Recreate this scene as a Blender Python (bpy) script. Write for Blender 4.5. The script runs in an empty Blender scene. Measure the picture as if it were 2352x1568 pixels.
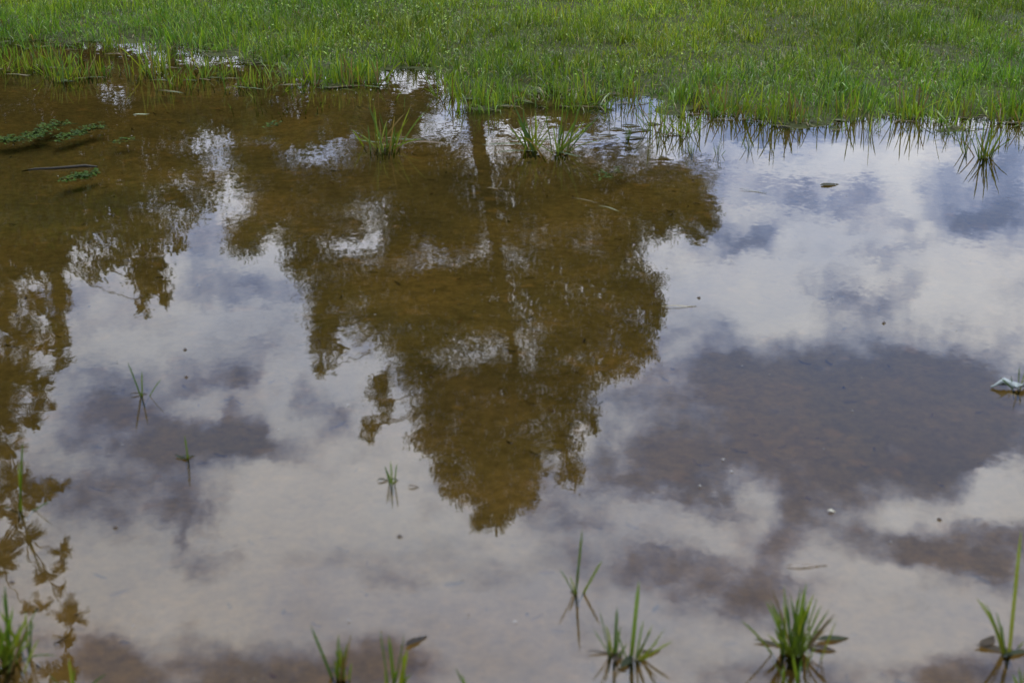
import bpy, math, random
import numpy as np

S = bpy.context.scene
COL = S.collection
R = math.radians
random.seed(7)
rng = np.random.default_rng(7)

# ------------------------------------------------------------------ camera
H = 1.5                 # eye height over the water
PITCH = R(23.2)
FPX = 50 / 36 * 2352    # focal length in photo pixels (2352 x 1568)
cd = bpy.data.cameras.new('camera')
cam = bpy.data.objects.new('camera', cd)
COL.objects.link(cam)
cam.location = (0, 0, H)
cam.rotation_euler = (R(90) - PITCH, 0, 0)
cd.lens = 50
cd.sensor_width = 36
cd.clip_start = 0.05
cd.clip_end = 3000
cd.dof.use_dof = True
cd.dof.focus_distance = 7.2
cd.dof.aperture_fstop = 4.8
S.camera = cam
S.view_settings.view_transform = 'Standard'
S.view_settings.look = 'None'
S.view_settings.exposure = 0.0
S.view_settings.gamma = 1.0
S.cycles.use_adaptive_sampling = False
S.cycles.max_bounces = 8
S.cycles.transparent_max_bounces = 8
S.cycles.diffuse_bounces = 3
S.cycles.glossy_bounces = 3
S.cycles.caustics_reflective = False
S.cycles.caustics_refractive = False


def ray(px, py):
    """direction through a photo pixel"""
    a = (px - 1176) / FPX
    b = (784 - py) / FPX
    c, s = math.cos(PITCH), math.sin(PITCH)
    return np.array((a, c + b * s, -s + b * c))


def ground(px, py, z=0.0):
    d = ray(px, py)
    t = (H - z) / -d[2]
    return np.array((d[0] * t, d[1] * t, z))


def mirrored(px, py, Y):
    """point at distance Y whose mirror image in the water shows at that pixel"""
    d = ray(px, py)
    t = Y / d[1]
    return np.array((d[0] * t, Y, -(H + d[2] * t)))


def at_depth(px, py, Y):
    d = ray(px, py)
    t = Y / d[1]
    return np.array((d[0] * t, Y, H + d[2] * t))


# ------------------------------------------------------------------ sky and sun
SUN_EL, SUN_AZ = R(62), R(14)      # azimuth clockwise from +Y
world = bpy.data.worlds.new('World')
S.world = world
world.use_nodes = True
wt = world.node_tree
wt.nodes.clear()


def N(tree, typ, **kw):
    n = tree.nodes.new(typ)
    for k, v in kw.items():
        if k.startswith('i_'):
            n.inputs[k[2:].replace('_', ' ')].default_value = v
        elif k[0] == 'n' and k[1:].isdigit():
            n.inputs[int(k[1:])].default_value = v
        else:
            setattr(n, k, v)
    return n


def M(tree, op, a, b=None, c=None, clamp=False):
    n = tree.nodes.new('ShaderNodeMath')
    n.operation = op
    n.use_clamp = clamp
    for i, v in enumerate((a, b, c)):
        if v is None:
            continue
        if isinstance(v, (int, float)):
            n.inputs[i].default_value = v
        else:
            tree.links.new(v, n.inputs[i])
    return n.outputs[0]


def build_sky():
    L = wt.links.new
    out = N(wt, 'ShaderNodeOutputWorld')
    bg = N(wt, 'ShaderNodeBackground')
    bg.inputs['Strength'].default_value = 0.15
    L(bg.outputs[0], out.inputs[0])
    sky = N(wt, 'ShaderNodeTexSky', sky_type='NISHITA', sun_disc=False,
            sun_elevation=SUN_EL, sun_rotation=SUN_AZ, ozone_density=4.0)
    tc = N(wt, 'ShaderNodeTexCoord')
    D = tc.outputs['Generated']
    sep = N(wt, 'ShaderNodeSeparateXYZ')
    L(D, sep.inputs[0])
    y = M(wt, 'MAXIMUM', sep.outputs[1], 0.05)
    u = M(wt, 'DIVIDE', sep.outputs[0], y)
    v = M(wt, 'DIVIDE', sep.outputs[2], y)
    uv = N(wt, 'ShaderNodeCombineXYZ')
    L(u, uv.inputs[0]); L(v, uv.inputs[1])
    # ragged edges: the cloud field is pushed about by noise
    def noise(scale, detail, rough, stretch=(1, 1, 1), off=0.0):
        mp = N(wt, 'ShaderNodeMapping')
        mp.inputs['Scale'].default_value = stretch
        mp.inputs['Location'].default_value = (off, off * .7, off * .3)
        L(D, mp.inputs[0])
        n = N(wt, 'ShaderNodeTexNoise', i_Scale=scale, i_Detail=detail, i_Roughness=rough)
        L(mp.outputs[0], n.inputs['Vector'])
        return n
    w1 = noise(11, 5, .6)
    sub = N(wt, 'ShaderNodeVectorMath', operation='SUBTRACT')
    L(w1.outputs['Color'], sub.inputs[0]); sub.inputs[1].default_value = (.5, .5, .5)
    mul = N(wt, 'ShaderNodeVectorMath', operation='MULTIPLY')
    L(sub.outputs[0], mul.inputs[0]); mul.inputs[1].default_value = (.22, .09, 0)
    uvw = N(wt, 'ShaderNodeVectorMath', operation='ADD')
    L(uv.outputs[0], uvw.inputs[0]); L(mul.outputs[0], uvw.inputs[1])
    # openings of blue between the clouds (a > 0) and solid banks (a < 0)
    holes = [
        (1850, 1050, 520, 260, .36), (330, 1080, 380, 170, .12), (2320, 500, 120, 220, .25), (1400, 1280, 300, 110, .25), (620, 600, 330, 110, .2),
        (1900, 900, 460, 210, .62), (1620, 830, 260, 110, .5), (2150, 980, 330, 200, .5), (2330, 980, 160, 110, .35), (1500, 1000, 180, 60, .25), (2060, 1040, 500, 40, .2), (1750, 1080, 330, 130, .55),
        (2300, 860, 160, 90, .4), (1700, 1330, 260, 110, .75), (2200, 1260, 300, 110, .8), (2000, 1180, 200, 60, .35),
        (2280, 1540, 260, 70, .7), (1700, 1560, 200, 50, .35),
        (1930, 455, 120, 45, .5), (2020, 490, 110, 30, .4), (2150, 440, 60, 90, .35), (2280, 430, 110, 170, .5), (2050, 560, 200, 22, .3), (1560, 640, 60, 30, .2), (2200, 520, 160, 50, .4), (2000, 645, 110, 90, .55), (1720, 560, 110, 45, .5),
        (2120, 680, 70, 60, .4), (2100, 325, 260, 36, .5), (1830, 320, 110, 36, .45), (1620, 330, 70, 30, .3),
        (620, 620, 190, 90, .4), (490, 650, 130, 60, .3), (90, 660, 150, 60, .4),
        (240, 960, 150, 110, .6), (545, 1000, 80, 80, .65), (400, 1030, 260, 45, .45), (640, 1030, 130, 40, .3), (430, 870, 170, 55, .5),
        (610, 862, 50, 40, .4), (330, 1160, 230, 90, .6), (450, 1260, 60, 110, .65), (740, 920, 60, 130, .45),
        (420, 1000, 160, 40, .4), (500, 1540, 480, 90, .75), (860, 1530, 200, 70, .4), (240, 1500, 130, 90, .55),
        (1480, 1080, 190, 120, .42), (1560, 1180, 120, 60, .3), (1000, 1330, 260, 60, .25), (1240, 1180, 130, 60, .35),
        (2300, 1120, 170, 90, -.75), (2080, 1170, 200, 45, -.55), (1700, 1150, 110, 70, -.75), (1560, 1220, 140, 60, -.4),
        (1700, 680, 260, 110, -.6), (2250, 700, 180, 120, -.35), (1850, 1290, 130, 50, -.6), (2050, 1320, 120, 40, -.6),
        (1600, 790, 180, 35, -.3), (450, 930, 110, 50, -.4), (700, 1150, 260, 130, -.5), (700, 1400, 330, 80, -.4), (1150, 1420, 350, 90, -.3), (2000, 1470, 300, 60, -.4),
    ]
    acc = None
    for (hx, hy, rx, ry, a) in holes:
        def q(X, Y):
            d = ray(X, Y)
            return np.array((d[0] / d[1], -d[2] / d[1]))
        c = q(hx, hy)
        su = q(hx + rx, hy)[0] - c[0]
        sv = q(hx, hy + ry)[1] - c[1]
        mp = N(wt, 'ShaderNodeMapping')
        mp.inputs['Scale'].default_value = (1 / su, 1 / sv, 1)
        mp.inputs['Location'].default_value = (-c[0] / su, -c[1] / sv, 0)
        L(uvw.outputs[0], mp.inputs[0])
        ln = N(wt, 'ShaderNodeVectorMath', operation='LENGTH')
        L(mp.outputs[0], ln.inputs[0])
        mr = N(wt, 'ShaderNodeMapRange', interpolation_type='SMOOTHSTEP')
        mr.inputs['From Min'].default_value = 0.1
        mr.inputs['From Max'].default_value = 1.25
        mr.inputs['To Min'].default_value = a
        mr.inputs['To Max'].default_value = 0
        L(ln.outputs['Value'], mr.inputs['Value'])
        acc = mr.outputs[0] if acc is None else M(wt, 'ADD', acc, mr.outputs[0])
    n2 = noise(8.5, 8, .62, (1, 1, 1.9), 3.1)
    n3 = noise(22, 6, .6, (1, 1, 1.4), 9.7)
    f = M(wt, 'MULTIPLY_ADD', n2.outputs[0], 2.3, -1.15)
    f = M(wt, 'ADD', f, M(wt, 'MULTIPLY_ADD', n3.outputs[0], 1.5, -.75))
    opening = M(wt, 'ADD', acc, f)
    mr = N(wt, 'ShaderNodeMapRange', interpolation_type='SMOOTHSTEP')
    mr.inputs['From Min'].default_value = -.22
    mr.inputs['From Max'].default_value = .88
    mr.inputs['To Min'].default_value = 1
    mr.inputs['To Max'].default_value = 0.07
    L(opening, mr.inputs['Value'])
    # brightness of the clouds: brighter the nearer they stand to the sun
    sd = (math.sin(SUN_AZ) * math.cos(SUN_EL), math.cos(SUN_AZ) * math.cos(SUN_EL), math.sin(SUN_EL))
    dot = N(wt, 'ShaderNodeVectorMath', operation='DOT_PRODUCT')
    L(D, dot.inputs[0]); dot.inputs[1].default_value = sd
    g = M(wt, 'POWER', M(wt, 'MAXIMUM', dot.outputs['Value'], 0.0), 5.0)
    n4 = noise(5, 7, .6, (1, 1, 1.5), 5.5)
    b = M(wt, 'MULTIPLY_ADD', g, 47.0, 9.8)
    b = M(wt, 'MULTIPLY', b, M(wt, 'MULTIPLY_ADD', n4.outputs[0], 1.0, .55))
    tone = N(wt, 'ShaderNodeMix', data_type='RGBA')
    tone.inputs[6].default_value = (.90, .96, 1.10, 1)
    tone.inputs[7].default_value = (1.0, 1.0, 1.01, 1)
    tm = N(wt, 'ShaderNodeMapRange', interpolation_type='SMOOTHSTEP')
    tm.inputs['From Min'].default_value = .36; tm.inputs['From Max'].default_value = .6
    L(n4.outputs[0], tm.inputs['Value']); L(tm.outputs[0], tone.inputs['Factor'])
    cc = N(wt, 'ShaderNodeVectorMath', operation='SCALE')
    L(tone.outputs[2], cc.inputs[0])
    L(b, cc.inputs['Scale'])
    mix = N(wt, 'ShaderNodeMix', data_type='RGBA')
    L(mr.outputs[0], mix.inputs['Factor'])
    # thin cloud lets the blue through
    thin = N(wt, 'ShaderNodeMix', data_type='RGBA')
    thin.inputs[6].default_value = (.74, .86, 1.20, 1)
    thin.inputs[7].default_value = (.95, .985, 1.07, 1)
    tf = N(wt, 'ShaderNodeMapRange', interpolation_type='SMOOTHSTEP')
    tf.inputs['From Min'].default_value = .1; tf.inputs['From Max'].default_value = .95
    L(mr.outputs[0], tf.inputs['Value']); L(tf.outputs[0], thin.inputs['Factor'])
    cm = N(wt, 'ShaderNodeVectorMath', operation='MULTIPLY')
    L(cc.outputs[0], cm.inputs[0]); L(thin.outputs[2], cm.inputs[1])
    blue = N(wt, 'ShaderNodeVectorMath', operation='MULTIPLY')
    blue.inputs[1].default_value = (1.0, 1.06, 1.28)
    L(sky.outputs[0], blue.inputs[0])
    L(blue.outputs[0], mix.inputs[6]); L(cm.outputs[0], mix.inputs[7])
    L(mix.outputs[2], bg.inputs['Color'])


build_sky()
sl = bpy.data.lights.new('sun', 'SUN')
sl.energy = 1.4
sl.angle = R(12)
sl.color = (1, .95, .86)
so = bpy.data.objects.new('sun', sl)
COL.objects.link(so)
so.location = (3, 12, 30)
so.rotation_euler = (R(90) - SUN_EL, 0, R(180) - SUN_AZ)   # light falls away from the sun, towards the camera

# ------------------------------------------------------------------ helpers
def tag(o, label=None, cat=None, group=None, kind=None):
    if label: o['label'] = label
    if cat: o['category'] = cat
    if group: o['group'] = group
    if kind: o['kind'] = kind
    return o


def empty(name, loc):
    o = bpy.data.objects.new(name, None)
    COL.objects.link(o)
    o.location = tuple(loc)
    o.empty_display_size = .05
    return o


class MB:
    """collects faces; build() links them as one mesh object"""
    def __init__(self):
        self.v, self.f3, self.f4, self.c = [], [], [], []
        self.n = 0

    def add(self, v, tris=None, quads=None, col=(1, 1, 1)):
        v = np.asarray(v, float).reshape(-1, 3)
        self.v.append(v)
        if tris is not None and len(tris):
            self.f3.append(np.asarray(tris, int).reshape(-1, 3) + self.n)
        if quads is not None and len(quads):
            self.f4.append(np.asarray(quads, int).reshape(-1, 4) + self.n)
        col = np.asarray(col, float)
        if col.ndim == 1:
            col = np.tile(col, (len(v), 1))
        self.c.append(col)
        self.n += len(v)

    def build(self, name, mat, parent=None, origin=None, smooth=True):
        V = np.concatenate(self.v)
        C = np.concatenate(self.c)
        o0 = np.zeros(3) if origin is None else np.asarray(origin, float)
        V = V - o0
        f3 = np.concatenate(self.f3) if self.f3 else np.zeros((0, 3), int)
        f4 = np.concatenate(self.f4) if self.f4 else np.zeros((0, 4), int)
        me = bpy.data.meshes.new(name)
        me.vertices.add(len(V))
        me.vertices.foreach_set('co', V.ravel())
        nl = f3.size + f4.size
        me.loops.add(nl)
        me.loops.foreach_set('vertex_index', np.concatenate([f3.ravel(), f4.ravel()]).astype(np.int32))
        tot = np.concatenate([np.full(len(f3), 3), np.full(len(f4), 4)]).astype(np.int32)
        st = np.concatenate([[0], np.cumsum(tot)[:-1]]).astype(np.int32)
        me.polygons.add(len(tot))
        me.polygons.foreach_set('loop_start', st)
        me.polygons.foreach_set('loop_total', tot)
        if smooth:
            me.polygons.foreach_set('use_smooth', np.ones(len(tot), bool))
        at = me.attributes.new('tint', 'FLOAT_COLOR', 'POINT')
        at.data.foreach_set('color', np.concatenate([C, np.ones((len(C), 1))], 1).astype(np.float32).ravel())
        me.update(calc_edges=True)
        me.validate()
        me.materials.append(mat)
        o = bpy.data.objects.new(name, me)
        COL.objects.link(o)
        if parent is not None:
            o.parent = parent
            o.location = tuple(o0 - np.array(parent.location))
        else:
            o.location = tuple(o0)
        return o


def lattice(ix, iy, seed):
    h = (ix.astype(np.int64) * 374761393 + iy.astype(np.int64) * 668265263 + seed * 1442695041) & 0xffffffff
    h = ((h ^ (h >> 13)) * 1274126177) & 0xffffffff
    return ((h ^ (h >> 16)) & 0xffff) / 65535.0


def vnoise(x, y, seed=0):
    ix, iy = np.floor(x), np.floor(y)
    fx, fy = x - ix, y - iy
    fx = fx * fx * (3 - 2 * fx); fy = fy * fy * (3 - 2 * fy)
    a = lattice(ix, iy, seed); b = lattice(ix + 1, iy, seed)
    c = lattice(ix, iy + 1, seed); d = lattice(ix + 1, iy + 1, seed)
    return (a * (1 - fx) + b * fx) * (1 - fy) + (c * (1 - fx) + d * fx) * fy


def fbm(x, y, seed=0, oct=4):
    s, a, t = 0, .5, 0
    for k in range(oct):
        s = s + a * vnoise(x * 2 ** k, y * 2 ** k, seed + k * 17)
        t += a
        a *= .5
    return s / t


def sstep(a, b, x):
    t = np.clip((x - a) / (b - a), 0, 1)
    return t * t * (3 - 2 * t)


# ------------------------------------------------------------------ materials
def base_mat(name):
    m = bpy.data.materials.new(name)
    m.use_nodes = True
    t = m.node_tree
    t.nodes.clear()
    o = t.nodes.new('ShaderNodeOutputMaterial')
    return m, t, o


def leaf_mat(name, rough=.5, spec=.35, trans=.35, tcol=(1.25, 1.2, .55)):
    m, t, o = base_mat(name)
    a = N(t, 'ShaderNodeAttribute', attribute_name='tint')
    p = N(t, 'ShaderNodeBsdfPrincipled')
    p.inputs['Roughness'].default_value = rough
    p.inputs['Specular IOR Level'].default_value = spec
    nz = N(t, 'ShaderNodeTexNoise', i_Scale=180.0, i_Detail=3.0)
    tc = N(t, 'ShaderNodeTexCoord')
    t.links.new(tc.outputs['Object'], nz.inputs['Vector'])
    vary = N(t, 'ShaderNodeVectorMath', operation='SCALE')
    t.links.new(a.outputs['Color'], vary.inputs[0])
    t.links.new(M(t, 'MULTIPLY_ADD', nz.outputs[0], .8, .6), vary.inputs['Scale'])
    t.links.new(vary.outputs[0], p.inputs['Base Color'])
    if trans > 0:
        tr = N(t, 'ShaderNodeBsdfTranslucent')
        ml = N(t, 'ShaderNodeVectorMath', operation='MULTIPLY')
        ml.inputs[1].default_value = tcol
        t.links.new(vary.outputs[0], ml.inputs[0])
        t.links.new(ml.outputs[0], tr.inputs['Color'])
        mx = N(t, 'ShaderNodeMixShader')
        mx.inputs[0].default_value = trans
        t.links.new(p.outputs[0], mx.inputs[1]); t.links.new(tr.outputs[0], mx.inputs[2])
        t.links.new(mx.outputs[0], o.inputs[0])
    else:
        t.links.new(p.outputs[0], o.inputs[0])
    return m


GRASS = leaf_mat('grass_blade', .4, .32, .35)
TREELEAF = leaf_mat('tree_leaf', .6, .12, .3)
WETLEAF = leaf_mat('wet_leaf', .6, .03, .0)
DRY = leaf_mat('dry_plant', .7, .25, .1, (1, .9, .7))
FOAM = leaf_mat('pale_foam', .5, .4, .2, (1, 1, 1))


def bark_mat():
    m, t, o = base_mat('bark')
    p = N(t, 'ShaderNodeBsdfPrincipled', i_Roughness=.85)
    tc = N(t, 'ShaderNodeTexCoord')
    mp = N(t, 'ShaderNodeMapping')
    mp.inputs['Scale'].default_value = (9, 9, 1.6)
    nz = N(t, 'ShaderNodeTexNoise', i_Scale=2.0, i_Detail=7.0, i_Roughness=.65)
    cr = N(t, 'ShaderNodeValToRGB')
    cr.color_ramp.elements[0].position = .3; cr.color_ramp.elements[0].color = (.025, .018, .012, 1)
    cr.color_ramp.elements[1].position = .75; cr.color_ramp.elements[1].color = (.15, .12, .09, 1)
    bp = N(t, 'ShaderNodeBump', i_Strength=.8, i_Distance=.02)
    t.links.new(tc.outputs['Object'], mp.inputs[0]); t.links.new(mp.outputs[0], nz.inputs['Vector'])
    t.links.new(nz.outputs[0], cr.inputs[0]); t.links.new(cr.outputs[0], p.inputs['Base Color'])
    t.links.new(nz.outputs[0], bp.inputs['Height']); t.links.new(bp.outputs[0], p.inputs['Normal'])
    t.links.new(p.outputs[0], o.inputs[0])
    return m


BARK = bark_mat()


def soil_mat():
    m, t, o = base_mat('mud_and_soil')
    L = t.links.new
    p = N(t, 'ShaderNodeBsdfPrincipled', i_Roughness=.75)
    p.inputs['Specular IOR Level'].default_value = .04
    g = N(t, 'ShaderNodeNewGeometry')
    def nz(scale, det, rough, stretch=(1, 1, 1)):
        mp = N(t, 'ShaderNodeMapping'); mp.inputs['Scale'].default_value = stretch
        L(g.outputs['Position'], mp.inputs[0])
        n = N(t, 'ShaderNodeTexNoise', i_Scale=scale, i_Detail=det, i_Roughness=rough)
        L(mp.outputs[0], n.inputs['Vector'])
        return n.outputs[0]
    def ramp(fac, stops):
        r = N(t, 'ShaderNodeValToRGB')
        e = r.color_ramp.elements
        e[0].position, e[0].color = stops[0][0], (*stops[0][1], 1)
        e[1].position, e[1].color = stops[-1][0], (*stops[-1][1], 1)
        for q, c in stops[1:-1]:
            x = e.new(q); x.color = (*c, 1)
        L(fac, r.inputs[0])
        return r.outputs[0]
    def mixc(f, a, b, mode='MIX'):
        n = N(t, 'ShaderNodeMix', data_type='RGBA', blend_type=mode)
        if isinstance(f, (int, float)): n.inputs['Factor'].default_value = f
        else: L(f, n.inputs['Factor'])
        L(a, n.inputs[6])
        if isinstance(b, tuple): n.inputs[7].default_value = (*b, 1)
        else: L(b, n.inputs[7])
        return n.outputs[2]
    big = ramp(nz(1.7, 6, .6), [(.28, (.110, .102, .050)), (.5, (.185, .160, .064)), (.74, (.290, .225, .080))])
    fine = ramp(nz(38, 6, .7), [(.3, (.6, .6, .6)), (.55, (1, 1, 1)), (.8, (1.4, 1.32, 1.2))])
    mud = mixc(1.0, big, fine, 'MULTIPLY')
    pats = ramp(nz(14, 3, .5), [(.62, (0, 0, 0)), (.72, (1, 1, 1))])
    mud = mixc(M(t, 'MULTIPLY', pats, .4), mud, (.36, .25, .09))
    dk = ramp(nz(9, 5, .6, (1, 1.4, 1)), [(.30, (1, 1, 1)), (.42, (0, 0, 0))])
    mud = mixc(M(t, 'MULTIPLY', dk, .45), mud, (.085, .075, .026))
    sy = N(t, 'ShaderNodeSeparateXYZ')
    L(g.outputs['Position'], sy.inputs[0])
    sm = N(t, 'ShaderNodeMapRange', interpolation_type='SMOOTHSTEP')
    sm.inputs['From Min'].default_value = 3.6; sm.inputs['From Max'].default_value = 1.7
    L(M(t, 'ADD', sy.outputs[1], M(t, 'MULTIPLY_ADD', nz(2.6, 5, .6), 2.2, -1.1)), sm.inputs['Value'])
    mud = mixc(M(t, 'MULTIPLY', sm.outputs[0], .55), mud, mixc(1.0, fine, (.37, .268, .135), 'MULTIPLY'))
    soil = ramp(nz(22, 6, .65), [(.3, (.012, .014, .004)), (.7, (.032, .038, .010))])
    turf = ramp(nz(5, 8, .7), [(.3, (.03, .05, .01)), (.7, (.07, .105, .02))])
    at = N(t, 'ShaderNodeAttribute', attribute_name='tint')
    sp = N(t, 'ShaderNodeSeparateColor')
    L(at.outputs['Color'], sp.inputs[0])
    c = mixc(sp.outputs[0], mud, soil)
    c = mixc(sp.outputs[1], c, turf)
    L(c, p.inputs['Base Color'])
    bp = N(t, 'ShaderNodeBump', i_Strength=.7, i_Distance=.006)
    L(nz(45, 8, .7), bp.inputs['Height']); L(bp.outputs[0], p.inputs['Normal'])
    L(p.outputs[0], o.inputs[0])
    return m


def water_mat():
    m, t, o = base_mat('puddle_water')
    L = t.links.new
    g = N(t, 'ShaderNodeNewGeometry')
    sp = N(t, 'ShaderNodeSeparateXYZ')
    L(g.outputs['Position'], sp.inputs[0])
    def nz(scale, det, rough, stretch=(1, 1, 1), dist=0.0):
        mp = N(t, 'ShaderNodeMapping'); mp.inputs['Scale'].default_value = stretch
        L(g.outputs['Position'], mp.inputs[0])
        n = N(t, 'ShaderNodeTexNoise', i_Scale=scale, i_Detail=det, i_Roughness=rough, i_Distortion=dist)
        L(mp.outputs[0], n.inputs['Vector'])
        return n.outputs[0]
    # the surface stirs more over the shallow far left of the puddle
    mask = N(t, 'ShaderNodeMapRange', interpolation_type='SMOOTHSTEP')
    mask.inputs['From Min'].default_value = .35; mask.inputs['From Max'].default_value = .7
    mask.inputs['To Min'].default_value = .35; mask.inputs['To Max'].default_value = 1.3
    L(nz(1.1, 2, .5), mask.inputs['Value'])
    far = N(t, 'ShaderNodeMapRange', interpolation_type='SMOOTHSTEP')
    far.inputs['From Min'].default_value = 2.6; far.inputs['From Max'].default_value = 5.5
    far.inputs['To Min'].default_value = .45; far.inputs['To Max'].default_value = 1.2
    L(M(t, 'MULTIPLY_ADD', sp.outputs[0], -.45, sp.outputs[1]), far.inputs['Value'])
    amp = M(t, 'MULTIPLY', mask.outputs[0], far.outputs[0])
    def slope(scale, det, k, dist=0.0):
        n = N(t, 'ShaderNodeTexNoise', i_Scale=scale, i_Detail=det, i_Roughness=.55, i_Distortion=dist)
        L(g.outputs['Position'], n.inputs['Vector'])
        a = N(t, 'ShaderNodeVectorMath', operation='SUBTRACT'); a.inputs[1].default_value = (.5, .5, .5)
        L(n.outputs['Color'], a.inputs[0])
        b = N(t, 'ShaderNodeVectorMath', operation='MULTIPLY'); b.inputs[1].default_value = (k, k, 0)
        L(a.outputs[0], b.inputs[0])
        return b.outputs[0]
    def vadd(a, b):
        n = N(t, 'ShaderNodeVectorMath', operation='ADD')
        L(a, n.inputs[0]); L(b, n.inputs[1])
        return n.outputs[0]
    sl_ = vadd(vadd(slope(15, 3, .013, .4), slope(4.2, 2, .010)), slope(48, 3, .016))
    scl = N(t, 'ShaderNodeVectorMath', operation='SCALE')
    L(sl_, scl.inputs[0]); L(amp, scl.inputs['Scale'])
    nrm = N(t, 'ShaderNodeVectorMath', operation='NORMALIZE')
    L(vadd(g.outputs['Normal'], scl.outputs[0]), nrm.inputs[0])
    bp = nrm
    fr = N(t, 'ShaderNodeFresnel', i_IOR=1.333)
    L(bp.outputs[0], fr.inputs['Normal'])
    gl = N(t, 'ShaderNodeBsdfGlossy', i_Roughness=.014)
    gl.inputs['Color'].default_value = (1, 1, 1, 1)
    L(bp.outputs[0], gl.inputs['Normal'])
    tr = N(t, 'ShaderNodeBsdfTransparent')
    tr.inputs['Color'].default_value = (.42, .37, .27, 1)
    mx = N(t, 'ShaderNodeMixShader')
    L(fr.outputs[0], mx.inputs[0]); L(tr.outputs[0], mx.inputs[1]); L(gl.outputs[0], mx.inputs[2])
    L(mx.outputs[0], o.inputs[0])
    return m


# ------------------------------------------------------------------ ground and water
SHORE_PX = [(-900, 60), (-500, 80), (0, 92), (120, 98), (230, 96), (330, 92), (480, 108), (560, 112), (640, 146), (700, 178), (800, 186),
            (850, 178), (880, 146), (940, 140), (1000, 150), (1040, 200), (1130, 226), (1250, 220), (1380, 214), (1430, 206),
            (1520, 224), (1600, 238), (1700, 254), (1780, 272), (1950, 262), (2100, 258), (2230, 268), (2352, 270), (2700, 285), (3200, 300)]
SP = np.array([ground(*p)[:2] for p in SHORE_PX])
SP = SP[np.argsort(SP[:, 0])]


def shore(x):
    return np.interp(x, SP[:, 0], SP[:, 1]) + (fbm(x * 7, x * 0 + 3.3, 5, 3) - .5) * .16


def bank(x, y):
    """distance up the far bank (m), negative in the water"""
    return y - shore(x) + (fbm(x * 5, y * 5, 11, 4) - .5) * .5


def height(x, y):
    s = bank(x, y)
    z = np.where(s < 0, -.042 * sstep(0, .9, -s), .03 * sstep(0, .35, s) + .012 * sstep(0, 3, s))
    near = .9 - y + (fbm(x * 3, y * 3, 4, 3) - .5) * .3            # near bank under the photographer
    z = np.where(near > -.5, np.maximum(z, -.042 + .085 * sstep(-.5, .4, near)), z)
    side = np.abs(x) - 6.5
    z = np.where(side > 0, np.maximum(z, -.042 + .085 * sstep(0, 1.2, side)), z)
    lump = (fbm(x * 6, y * 6, 21, 4) - .5)
    return z + lump * np.where(z > -.02, .022, .012)


xs = np.concatenate([-np.geomspace(900, 4.7, 40), np.arange(-4.6, 4.601, .035), np.geomspace(4.7, 900, 40)])
ys = np.concatenate([-np.geomspace(900, .6, 30), np.arange(-.5, 9.6, .035), np.geomspace(9.7, 1500, 45)])
GX, GY = np.meshgrid(xs, ys)
GZ = height(GX, GY)
nx, ny = len(xs), len(ys)
idx = np.arange(nx * ny).reshape(ny, nx)
quads = np.stack([idx[:-1, :-1], idx[:-1, 1:], idx[1:, 1:], idx[1:, :-1]], -1).reshape(-1, 4)
dry = sstep(-.008, .0, GZ)
turfy = sstep(10, 13, GY) * .9 + sstep(5, 7, np.abs(GX)) * .9 * (GZ > .01) + sstep(.6, -1, GY) * .8
mb = MB()
mb.add(np.stack([GX, GY, GZ], -1).reshape(-1, 3), quads=quads,
       col=np.stack([dry, np.clip(turfy, 0, 1), dry * 0], -1).reshape(-1, 3))
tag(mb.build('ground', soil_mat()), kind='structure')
wx = np.linspace(-8.2, 8.2, 3); wy = np.linspace(.2, 9.2, 3)
mb = MB()
mb.add([(-8.2, .2, 0), (8.2, .2, 0), (8.2, 9.2, 0), (-8.2, 9.2, 0)], quads=[(0, 1, 2, 3)])
tag(mb.build('water', water_mat()), kind='structure')

# ------------------------------------------------------------------ grass
def blades(mb, base, tip, ctrl, width, side, col, levels=4, tipcol=None):
    """many tapered, curved blades at once: quadratic bends from base to tip"""
    n = len(base)
    ts = np.linspace(0, 1, levels)
    prof = np.array([.75, 1.0, .72, .0]) if levels == 4 else np.concatenate([np.interp(ts[:-1], [0, .3, .85, 1], [.75, 1, .8, .2]), [0]])
    V, C = [], []
    for k, t in enumerate(ts):
        p = (1 - t) ** 2 * base + 2 * t * (1 - t) * ctrl + t * t * tip
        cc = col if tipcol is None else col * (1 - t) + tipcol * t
        if k < levels - 1:
            w = side * (width * prof[k] * .5)[:, None]
            V += [p - w, p + w]; C += [cc, cc]
        else:
            V += [p]; C += [cc]
    m = 2 * (levels - 1) + 1
    V = np.stack(V, 1).reshape(-1, 3); C = np.stack(C, 1).reshape(-1, 3)
    o = (np.arange(n) * m)[:, None]
    q = np.concatenate([o + np.array([2 * k, 2 * k + 1, 2 * k + 3, 2 * k + 2]) for k in range(levels - 2)], 0)
    tr = o + np.array([m - 3, m - 2, m - 1])
    mb.add(V, tris=tr, quads=q, col=C)


PAL = np.array([(.056, .108, .006), (.078, .138, .007), (.112, .172, .009), (.142, .190, .014), (.042, .095, .013), (.082, .150, .011)])


def scatter(n, x0, x1, y0, y1, keep):
    x = rng.uniform(x0, x1, n); y = rng.uniform(y0, y1, n)
    k = rng.random(n) < keep(x, y)
    return x[k], y[k]


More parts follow.
